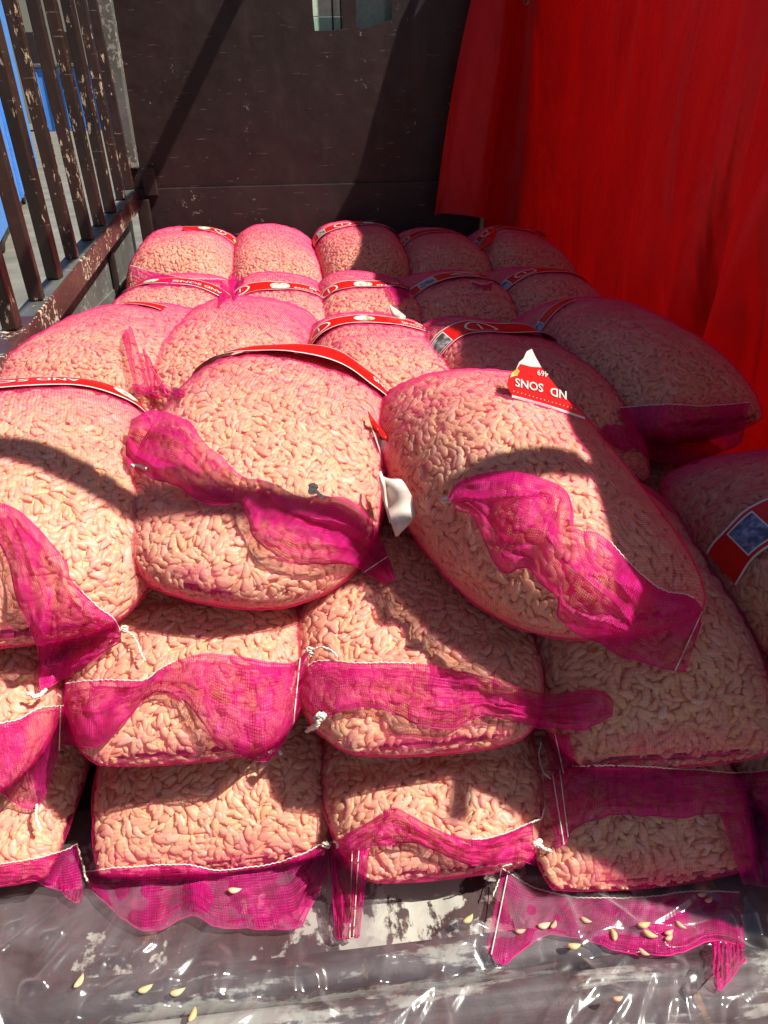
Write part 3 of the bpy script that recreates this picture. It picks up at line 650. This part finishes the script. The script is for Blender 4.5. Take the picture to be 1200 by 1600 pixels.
flap('A1', [(204, 415), (240, 425), (290, 434), (352, 437)], [(206, 440), (235, 447), (290, 443), (345, 442)], None, (0, 1), seed=20, fold=.004, lift=.006)
flap('A1', [(356, 432), (365, 428), (382, 436)], [(358, 452), (366, 466), (380, 448)], None, None, seed=21, fold=.004, lift=.006)
flap('A3', [(597, 440), (615, 448), (640, 446)], [(608, 462), (622, 474), (640, 462)], None, None, seed=22, fold=.004, lift=.006)
flap('A4', [(735, 440), (755, 444), (770, 440)], [(745, 448), (760, 450), (768, 452)], None, (0, 1), seed=23, fold=.003, lift=.006)
flap('B1', [(345, 440), (353, 446), (361, 455)], [(340, 478), (350, 470), (360, 465)], None, None, seed=24, fold=.004, lift=.006)
# strings
string(FL['D1'][0], [(190, 985), (205, 990), (214, 1003), (220, 1020), (226, 1032)], knot=True)
string(FL['D1'][0], [(44, 1082), (58, 1088), (72, 1078)], .0028, lift=.012)
string(FL['E0'][0], [(58, 1256), (56, 1275), (60, 1290), (63, 1298)], .002)
string(FL['E1'][0], [(484, 1020), (478, 1030), (474, 1040)], .0014, knot=True)
string(FL['E2'][0], [(484, 1017), (500, 1011), (515, 1015), (528, 1026)], .0014)
string(FL['E2'][0], [(500, 1122), (494, 1133), (479, 1142)], .0034, knot=True, lift=.014)
string(FL['E1'][0], [(418, 1178), (432, 1170), (440, 1178)], .0026, lift=.012)
string(FL['F0'][0], [(120, 1320), (128, 1345), (133, 1368), (138, 1379)], .0016)
string(FL['F1'][0], [(510, 1318), (522, 1315), (528, 1322), (522, 1332)], .0015, knot=True)
string(FL['D3'][0], [(697, 781), (705, 785), (722, 797), (745, 806)], .0015, knot=True)
string(FL['D2'][0], [(206, 728), (218, 728), (232, 733)], .0024, lift=.01)
string(FL['D2'][0], [(488, 762), (498, 772), (507, 778)], .0024, lift=.018, knot=True)
string(FL['E3'][0], [(845, 1160), (842, 1180), (848, 1205), (860, 1216)], .0009)
string(FL['E3'][0], [(840, 1316), (850, 1326), (862, 1330)], .0024, knot=True)
string(FL['F3'][0], [(800, 1350), (785, 1355), (780, 1375), (770, 1400)], .0009)
string(FL['F2'][0], [(830, 1285), (846, 1278), (850, 1262)], .0009)

_txt = {}
def textmesh(s, bold=.012):
    if s in _txt: return _txt[s]
    c = bpy.data.curves.new('lettering', 'FONT'); c.body = s; c.align_x = 'CENTER'; c.align_y = 'CENTER'; c.size = 1; c.offset = bold; c.resolution_u = 3
    o = bpy.data.objects.new('lettering', c); COL.objects.link(o); bpy.context.view_layer.update()
    me = bpy.data.meshes.new_from_object(o.evaluated_get(bpy.context.evaluated_depsgraph_get())); me.calc_loop_triangles()
    V = np.array([v.co[:] for v in me.vertices]); F = np.array([t.vertices[:] for t in me.loop_triangles])
    bpy.data.objects.remove(o); bpy.data.meshes.remove(me); _txt[s] = (V, F); return V, F
def band(sack, vc, u0, u1, width=.05, items=(), tilt=0, lift=.0058, wav=.0, bulge=.0, name='label_band'):
    """paper band round the sack; items = (kind, fraction along the band left to right, size)"""
    o, P, sd, _ = SACKS[sack]; n = 160; m = 9; rs = np.random.RandomState(len(sack)*7+sd)
    L = P[3]; hv = width/2/L; ph = rs.uniform(0, 6, 3)
    def vmid(u): return vc+tilt*(u-np.pi/2)+wav*np.sin(3*u+ph[0])
    def lf(u): return lift+bulge*np.clip(np.sin((u-u0)*3.0+ph[1]), 0, 1)**2
    uu = np.linspace(u0, u1, n)[None, :]*np.ones((m, 1)); k = np.linspace(-1, 1, m)[:, None]*np.ones((1, n))
    edge = 1+.05*np.sin(uu*11+ph[2])
    def place(u, kk, extra=0.):
        u = np.asarray(u, float); kk = np.asarray(kk, float)
        return surfN(P, u, vmid(u)+hv*kk*(1+.05*np.sin(u*11+ph[2])), lf(u)*(1+.35*kk*0)+extra, sd)[0]
    b = link(name, npmesh(name, place(uu, k).reshape(-1, 3), gridfaces(m, n)), MRED, o)
    for e0, e1 in ((.90, 1.0), (-1.0, -.90)):
        k2 = np.linspace(e0, e1, 3)[:, None]*np.ones((1, n)); link('white_border', npmesh('white_border', place(uu[:3], k2, .0006).reshape(-1, 3), gridfaces(3, n)), MWHITE, b)
    R = (P[4]+P[5])*.5
    for it in items:
        kind, fr, size = it[0], it[1], it[2]; uc = u1+(u0-u1)*fr       # fr 0 = left end
        if kind in ('pic', 'picb', 'orange', 'picw'):
            a = np.linspace(-1, 1, 9); U, K = np.meshgrid(uc+a*size/R, np.linspace(-.68, .68, 5))
            if kind in ('orange', 'picw'):
                th = np.linspace(0, 2*np.pi, 20, endpoint=False); rr = np.linspace(0.02, 1, 5); TH, RR = np.meshgrid(th, rr)
                U = uc+RR*np.cos(TH)*size/R; K = RR*np.sin(TH)*.62; F = gridfaces(5, 20, True)
            else: F = gridfaces(5, 9)
            link('printed_photo', npmesh('printed_photo', place(U, K, .0011).reshape(-1, 3), F), dict(pic=MPIC, picb=MPICB, orange=MORANGE, picw=MPICW)[kind], b)
            if kind in ('pic', 'picb'):
                for q0, q1, r0, r1 in ((-1.1, 1.1, .68, .76), (-1.1, 1.1, -.76, -.68), (-1.1, -1, -.68, .68), (1, 1.1, -.68, .68)):
                    U, K = np.meshgrid(uc+np.linspace(q0, q1, 9)*size/R, np.linspace(r0, r1, 2)); link('photo_frame', npmesh('photo_frame', place(U, K, .0013).reshape(-1, 3), gridfaces(2, 9)), MWHITE, b)
        elif kind == 'logo':
            th = np.linspace(0, 2*np.pi, 40, endpoint=False); TH, RR = np.meshgrid(th, np.array([.84, 1.0]))
            link('logo_ring', npmesh('logo_ring', place(uc+RR*np.cos(TH)*size/R, RR*np.sin(TH)*.74, .0011).reshape(-1, 3), gridfaces(2, 40, True)), MWHITE, b)
            V, F = textmesh('I'); w_ = width*.55
            link('lettering', npmesh('lettering', place(uc-V[:, 0]*w_/R-.0, -V[:, 1]*w_/(width/2), .0012), F), MWHITE, b)
        elif kind == 'text':
            V, F = textmesh(it[3]); w_ = width*it[4]; dk = it[5] if len(it) > 5 else 0; sg = -1     # printed upside down as seen from the tailgate
            link('lettering', npmesh('lettering', place(uc-sg*V[:, 0]*w_/R, dk+(-sg)*V[:, 1]*w_/(width/2)*1, .0012), F), MWHITE, b)
        elif kind == 'dots':
            th = np.linspace(0, 2*np.pi, 6, endpoint=False)
            vs, fs = [], []
            for q in np.linspace(-1, 1, 26):
                i0 = len(vs)*6; vs.append(place(uc+q*size/R+np.cos(th)*.0012/R, .80+np.sin(th)*.0012/(width/2), .0012)); fs.append([i0+k_ for k_ in range(6)])
            link('dotted_line', npmesh('dotted_line', np.concatenate(vs), fs), MWHITE, b)
    return b
PI = math.pi
full = lambda a, b, c, d, e: [('pic', a, .016), ('logo', b, .030), ('picw', c, .018), ('text', d, 0, 'AND SONS', .34, .25), ('text', d, 0, '469', .26, -.45), ('orange', e, .018), ('dots', d, .05)]
band('A1', -.30, .12*PI, .52*PI, 0.062, [('picw', .25, .018), ('logo', .52, .022), ('orange', .88, .016)], tilt=.02)
band('A3', -.30, .06*PI, .90*PI, 0.062, full(.14, .36, .55, .75, .93), tilt=.03, bulge=.006)
band('A4', -.25, .35*PI, .92*PI, 0.055, [('logo', .25, .026), ('pic', .02, .012)], tilt=.09)
band('A5', -.28, .30*PI, .92*PI, 0.06, [('logo', .30, .028), ('pic', .08, .014)], tilt=.07, bulge=.012)
band('B1', .02, .10*PI, .86*PI, 0.065, [('picw', .36, .018), ('text', .62, 0, 'AND SONS', .34, .2), ('orange', .86, .02)], tilt=-.05)
band('B2', -.02, .06*PI, .92*PI, 0.065, full(.04, .24, .50, .72, .9), tilt=.0)
band('B3', .0, .06*PI, .93*PI, 0.06, full(.08, .22, .46, .66, .9), tilt=.0)
band('B4', .0, .08*PI, .92*PI, 0.062, [('picb', .32, .022), ('logo', .55, .030)], tilt=.06, bulge=.006)
band('B5', .0, .10*PI, .90*PI, 0.062, [('picb', .14, .020), ('logo', .34, .030), ('dots', .75, .06)], tilt=.05)
band('C1', -.5, .36*PI, .50*PI, .03, [], tilt=-.1)
band('C3', -.36, .06*PI, .94*PI, 0.055, full(.06, .2, .44, .70, .9), tilt=.0, bulge=.006)
band('C4', -.30, .12*PI, .93*PI, 0.068, [('pic', .14, .026), ('logo', .42, .034), ('dots', .86, .06)], tilt=.0, wav=.02, bulge=.010)
band('C5', -.52, .60*PI, .86*PI, .035, [('picb', .05, .012)], tilt=.1)
band('D1', -.60, .06*PI, .92*PI, 0.06, [('picb', .20, .022), ('text', .52, 0, 'AND SONS', .4, 0), ('picw', .82, .026)], tilt=.0, lift=.008)
band('D2', -.63, .04*PI, .93*PI, 0.062, [('picb', .16, .022), ('picw', .26, .016), ('text', .86, 0, 'AND SONS', .36, 0), ('orange', .96, .016)], tilt=.0, lift=.010, bulge=.010)
band('D4', -.10, .05*PI, .97*PI, .080, [('picb', .17, .026), ('logo', .36, .036), ('text', .66, 0, 'AND SONS', .3, .2)], tilt=.01, lift=.007)

# torn label standing up on the right-hand top sack
def plane_pts(px, p0, nrm):
    out = []
    for x, y in px:
        d = ray(x, y); t = np.dot(p0-CAM, nrm)/np.dot(d, nrm); out.append(CAM+d*t)
    return out
o3 = SACKS['D3'][0]
h0 = hit(800, 618); h1 = hit(880, 640); a0 = CAM+ray(800, 618)*h0; a1 = CAM+ray(880, 640)*(h1-.004)
ax = (a1-a0)/np.linalg.norm(a1-a0); upv = np.array([0, .35, 1.0]); nrm = np.cross(ax, upv); nrm /= np.linalg.norm(nrm)
if np.dot(nrm, CAM-a0) < 0: nrm = -nrm
a0 = a0+nrm*.004
red_px = [(792, 602), (796, 586), (806, 578), (813, 568), (846, 574), (866, 600), (890, 628), (914, 652), (880, 640), (845, 629), (800, 617)]
tl = link('torn_label', prism('torn_label', [tuple(p) for p in plane_pts(red_px, a0, nrm)], tuple(-nrm*.0008)), MRED, o3); tl['label'] = 'torn red label tip standing upright with white capital letters'
wp = [(806, 578), (811, 566), (818, 560), (823, 549), (831, 545), (836, 556), (846, 574), (830, 573), (813, 568.5)]
link('torn_paper_tip', prism('torn_paper_tip', [tuple(p) for p in plane_pts(wp, a0+nrm*.0002, nrm)], tuple(-nrm*.0008)), MWHITE, tl)
link('white_border', prism('white_border', [tuple(p) for p in plane_pts([(800, 617), (845, 629), (880, 640), (914, 652), (914, 655), (880, 644), (845, 633), (800, 621)], a0+nrm*.0006, nrm)], tuple(-nrm*.0008)), MWHITE, tl)
link('orange_print', prism('orange_print', [tuple(p) for p in plane_pts([(797, 590), (800, 582), (808, 576), (812, 580), (808, 587), (802, 588)], a0+nrm*.0008, nrm)], tuple(-nrm*.0006)), MORANGE, tl)
def plabel(txt, c, ang, hpx, par, p0, nr):
    V, F = textmesh(txt, .02); ca, sa = math.cos(ang), math.sin(ang); px = [(c[0]-(v[0]*ca+v[1]*sa*0)*hpx-v[1]*0, c[1]-v[0]*sa*hpx+v[1]*hpx) for v in V]
    link('lettering', npmesh('lettering', np.array(plane_pts(px, p0+nr*.0010, nr)), F, False), MWHITE, par)
plabel('SONS', (827, 601), .22, 18, tl, a0, nrm); plabel('ND', (873, 614), .26, 18, tl, a0, nrm); plabel('469', (848, 583), .24, 12, tl, a0, nrm)
ds = [(803+i*6.0, 611+i*1.75) for i in range(17)]
vs, fs = [], []
for i, (x, y) in enumerate(ds):
    vs += plane_pts([(x-.9, y), (x, y-.9), (x+.9, y), (x, y+.9)], a0+nrm*.0010, nrm); fs.append([4*i, 4*i+1, 4*i+2, 4*i+3])
link('dotted_line', npmesh('dotted_line', np.array(vs), fs, False), MWHITE, tl)
# pale back of a label curling out between the two top sacks
o2 = SACKS['D2'][0]
def sheet(name, outline_top, outline_bot, par, mat, t0, curl=.012):
    A = smooth_poly(outline_top, 24); B = smooth_poly(outline_bot, 24); V = []
    for k in np.linspace(0, 1, 12):
        for i in range(24):
            x, y = A[i]*(1-k)+B[i]*k; V.append(CAM+ray(x, y)*(t0-curl*math.sin(k*3.1)*math.sin(i/23*3.1)-.01*math.sin(i*.4)))
    return link(name, npmesh(name, np.array(V), gridfaces(12, 24)), mat, par)
tt = np.nanmin([hit(x, y) for x, y in ((602, 790), (640, 812), (650, 760))])-.004
sheet('label_backing', [(594, 742), (604, 760), (606, 800), (618, 838)], [(612, 750), (630, 752), (650, 800), (622, 838)], o2, MBACK, tt-.0)
sheet('label_backing', [(596, 736), (603, 760), (606, 790), (612, 815)], [(590, 738), (594, 760), (601, 790), (609, 818)], o2, MBACK, tt-.012)
tt = hit(590, 670)-.012
sheet('label_end', [(574, 640), (584, 655), (600, 675), (612, 690)], [(576, 652), (584, 672), (598, 685), (607, 691)], o2, MRED, tt)
sheet('label_backing', [(578, 664), (590, 684), (600, 688), (614, 694)], [(592, 705), (600, 722), (608, 722), (618, 712)], o2, MBACK, tt)
o5 = SACKS['C3'][0]; tt = hit(622, 495)-.02
sheet('torn_paper_tip', [(606, 472), (612, 478), (624, 486), (634, 494)], [(608, 476), (612, 492), (620, 506), (631, 510)], o5, MBACK, tt)
a5 = SACKS['A5'][0]; tt = hit(768, 380)-.01
sheet('raised_label_tip', [(774, 352), (776, 362), (772, 372), (766, 382)], [(768, 358), (760, 372), (752, 384), (747, 395)], a5, MRED, tt)

# ------------------------------------------------------------------ clear plastic sheet over the rear of the floor
def mat_plastic():
    a = NT('clear_plastic_film'); P = a.pos()
    bp = a.bump(a.noise(a.mapping(P, (30, 12, 20), (0, 0, .5)), 1, 3, .5, .6), .14, .01)
    fr = a.n('ShaderNodeFresnel', i_IOR=1.5, i_Normal=bp).outputs[0]
    gl = a.n('ShaderNodeBsdfGlossy', i_Color=(1, 1, 1, 1), i_Roughness=.17, i_Normal=bp)
    df = a.n('ShaderNodeBsdfDiffuse', i_Color=(.80, .80, .84, 1), i_Normal=bp); tl_ = a.n('ShaderNodeBsdfTranslucent', i_Color=(.8, .8, .84, 1))
    dd = a.n('ShaderNodeMixShader', i_0=.4, i_1=df.outputs[0], i_2=tl_.outputs[0])
    tr = a.n('ShaderNodeBsdfTransparent', i_Color=(.96, .96, .97, 1))
    haz = a.maprange(a.noise(a.mapping(P, (7, 16, 9), (0, 0, .3)), 1, 4, .6, .8), .35, .75, .02, .16)
    lw = a.n('ShaderNodeLayerWeight', i_Blend=.5, i_Normal=bp).outputs['Facing']; haz = a.math('MULTIPLY_ADD', a.math('POWER', lw, 2.2), .55, haz, clamp=True)
    m1 = a.n('ShaderNodeMixShader', i_0=haz, i_1=tr.outputs[0], i_2=dd.outputs[0])
    k = a.math('MINIMUM', a.math('MULTIPLY_ADD', fr, .6, .05), .24)
    return a.done(a.n('ShaderNodeMixShader', i_0=k, i_1=m1.outputs[0], i_2=gl.outputs[0]).outputs[0])
def plastic():
    rs = np.random.RandomState(21); nx, ny = 560, 230
    X, Y = np.meshgrid(np.linspace(-.66, 1.04, nx), np.linspace(.37, .86, ny)); Z = np.zeros_like(X)
    for k in range(60):
        x0 = rs.uniform(-.65, 1.03); y0 = rs.uniform(.38, .70); ang = rs.normal(1.45, .50) if k % 4 else rs.uniform(0, 3.1)
        L_ = rs.uniform(.03, .16); wd = rs.uniform(.003, .008); am = rs.uniform(.003, .012)*(1 if L_ > .06 else .7)
        c, s_ = math.cos(ang), math.sin(ang); al = (X-x0)*c+(Y-y0)*s_; ac = -(X-x0)*s_+(Y-y0)*c+.25*(al**2)*rs.uniform(-6, 6)
        Z = np.maximum(Z, Z*.6+am*np.exp(-(ac/(wd*1.5))**2)*np.exp(-(al/L_)**2))
    for (xa, ya, xb, yb, am) in [(105, 1435, 62, 1495, .010), (84, 1515, 30, 1575, .015), (235, 1450, 222, 1530, .012), (205, 1475, 150, 1535, .010), (450, 1440, 475, 1600, .012), (470, 1500, 525, 1595, .015),
            (345, 1470, 352, 1590, .009), (320, 1500, 345, 1570, .010), (592, 1450, 602, 1590, .009), (860, 1470, 1000, 1570, .012), (1000, 1575, 1200, 1540, .010), (980, 1520, 1095, 1527, .008),
            (118, 1540, 136, 1572, .008), (0, 1470, 60, 1430, .010), (170, 1560, 290, 1530, .009), (640, 1560, 760, 1520, .008), (1120, 1420, 1185, 1500, .014), (240, 1490, 232, 1560, .008)]:
        A_ = onz(xa, ya, .01); B_ = onz(xb, yb, -.01); L_ = np.hypot(*(B_-A_)[:2]); c, s_ = (B_-A_)[:2]/L_; al = ((X-A_[0])*c+(Y-A_[1])*s_)/L_-.5; ac = -(X-A_[0])*s_+(Y-A_[1])*c+.006*np.sin(al*9)
        Z = np.maximum(Z, Z*.5+am*.6*np.exp(-(ac/.0085)**2)*np.exp(-(al/.45)**4))
    for k in range(46):       # long soft folds, slanted and shaped to catch the sun as bright streaks
        x0 = rs.uniform(-.62, 1.0); y0 = rs.uniform(.44, .62); ang = rs.normal(.78, .22); L_ = rs.uniform(.025, .075); wd = rs.uniform(.005, .009); am = wd*rs.uniform(.55, .85)
        c, s_ = math.cos(ang), math.sin(ang); al = (X-x0)*c+(Y-y0)*s_; ac = -(X-x0)*s_+(Y-y0)*c+(al**2)*rs.uniform(-2, 2)
        Z = np.maximum(Z, Z*.4+am*np.exp(-(ac/wd)**2)*np.exp(-(al/L_)**4))
    low = sum(np.sin(X*a+Y*b+c)*.0016 for a, b, c in rs.uniform(4, 22, (8, 3)))
    base = np.interp(Y, [.37, .44, .52, .55, .575, .60, .86], [-.020, -.016, -.012, -.016, -.001, .000, .000])
    Z = base+.006+np.abs(low)+Z
    V = np.stack([X, Y, Z], -1).reshape(-1, 3); uv = np.stack([X, Y], -1).reshape(-1, 2)
    F = gridfaces(ny, nx); cx = V[F[:, 0], 0]; cy = V[F[:, 0], 1]
    gone = (cx > .045+.01*np.sin(cy*60)) & (cx < .215+.012*np.sin(cy*45)) & (cy > .600+.012*np.sin(cx*50))   # bare gap where the ribs show
    return npmesh('plastic_sheet', V, F[~gone], True, uv)
pl = link('plastic_sheet', plastic(), mat_plastic()); tag(pl, 'crinkled clear plastic sheet spread over the rear edge of the bed', 'plastic sheet')
pb = bpy.data.objects.new('plastic_sheet', pl.data.copy()); bpy.data.objects.remove(pb)
# scrap of the film at the far left corner
sc = [ony(192, 420, 2.62), ony(215, 418, 2.62), ony(225, 445, 2.58), ony(195, 460, 2.58)]

# ------------------------------------------------------------------ loose cloves
base = clove_template(12, 10)
CM = []
for k, c in enumerate([(.80, .64, .38), (.74, .62, .28), (.70, .46, .32), (.84, .72, .50)]):
    n = len(base[0]); CM.append(npmesh('garlic_clove', base[0]*.027, base[1], True, None, np.tile([*c, 1], (n, 1))))
    CM[-1].materials.append(MC)
LC = [(367, 1393, 3, 0, 'single pale clove lying on the wide net end of the left bottom sack'),
 (125, 1535, 0, 1.2, 'pale clove under the plastic at the lower left'), (228, 1547, 1, .4, 'yellowish clove beside the bright plastic crease at lower left'),
 (278, 1552, 0, .3, 'pale clove right of the bright crease at lower left'), (302, 1587, 1, 1.3, 'yellow clove cut by the bottom edge of the picture'),
 (732, 1438, 1, .6, 'pale clove by the peeling paint ribs in the centre'), (850, 1448, 3, .2, 'bright clove on the hem of the right net end'),
 (865, 1447, 2, .8, 'pinkish clove touching a bright clove on the right net hem'), (813, 1457, 2, .1, 'pink clove under the net near its stitched left edge'),
 (915, 1440, 2, -.5, 'tiny pink clove in the middle of the right net end'), (958, 1462, 1, 1.5, 'upright yellow clove on the right net end'),
 (1006, 1447, 1, .1, 'yellow clove, upper of a touching pair on the right net end'), (1015, 1462, 1, -.5, 'yellow clove, lower of a touching pair on the right net end'),
 (1045, 1459, 2, .3, 'shaded pink clove right of the yellow pair'), (1063, 1448, 2, -.8, 'shaded pink clove tip beside the long pink clove'), (1045, 1467, 2, .5, 'small shaded clove below the long pink clove'),
 (897, 1480, 1, 0, 'round yellowish clove on the plastic below the net hem'), (1005, 1490, 2, -.7, 'dull pink clove half under the net hem'),
 (1097, 1400, 2, .1, 'shaded clove on the white seam at right'), (1107, 1408, 2, .4, 'shaded clove just below the white seam at right'), (965, 1562, 2, .1, 'dull clove alone on the plastic at the lower right')]
deps = bpy.context.evaluated_depsgraph_get(); bpy.context.view_layer.update(); 
FT = BVHTree.FromPolygons([], []) if False else None
tr_objs = [o for o in bpy.data.objects if o.type == 'MESH' and (o.name.startswith('loose_net_end') or o.name.startswith('plastic_sheet'))]
tv, tf, n0 = [], [], 0
for o_ in tr_objs:
    mw = o_.matrix_world; vv_ = [mw @ v.co for v in o_.data.vertices]; tv += vv_; tf += [tuple(n0+i for i in p_.vertices) for p_ in o_.data.polygons]; n0 += len(vv_)
BT = BVHTree.FromPolygons(tv, tf)
for x, y, ci, ang, lb in LC:
    d = ray(x, y); d = d/np.linalg.norm(d); r = BT.ray_cast(Vector(CAM), Vector(d), 5)
    p = r[0] if r[0] else Vector(onz(x, y, .01))
    o_ = bpy.data.objects.new('garlic_clove', CM[ci]); COL.objects.link(o_); o_.location = p+Vector((0, 0, .0035)); o_.rotation_euler = (0.15, .1, ang)
    s_ = .58 if ci == 2 else .74; o_.scale = (s_, s_, s_); tag(o_, lb, 'garlic clove', 'loose garlic cloves')
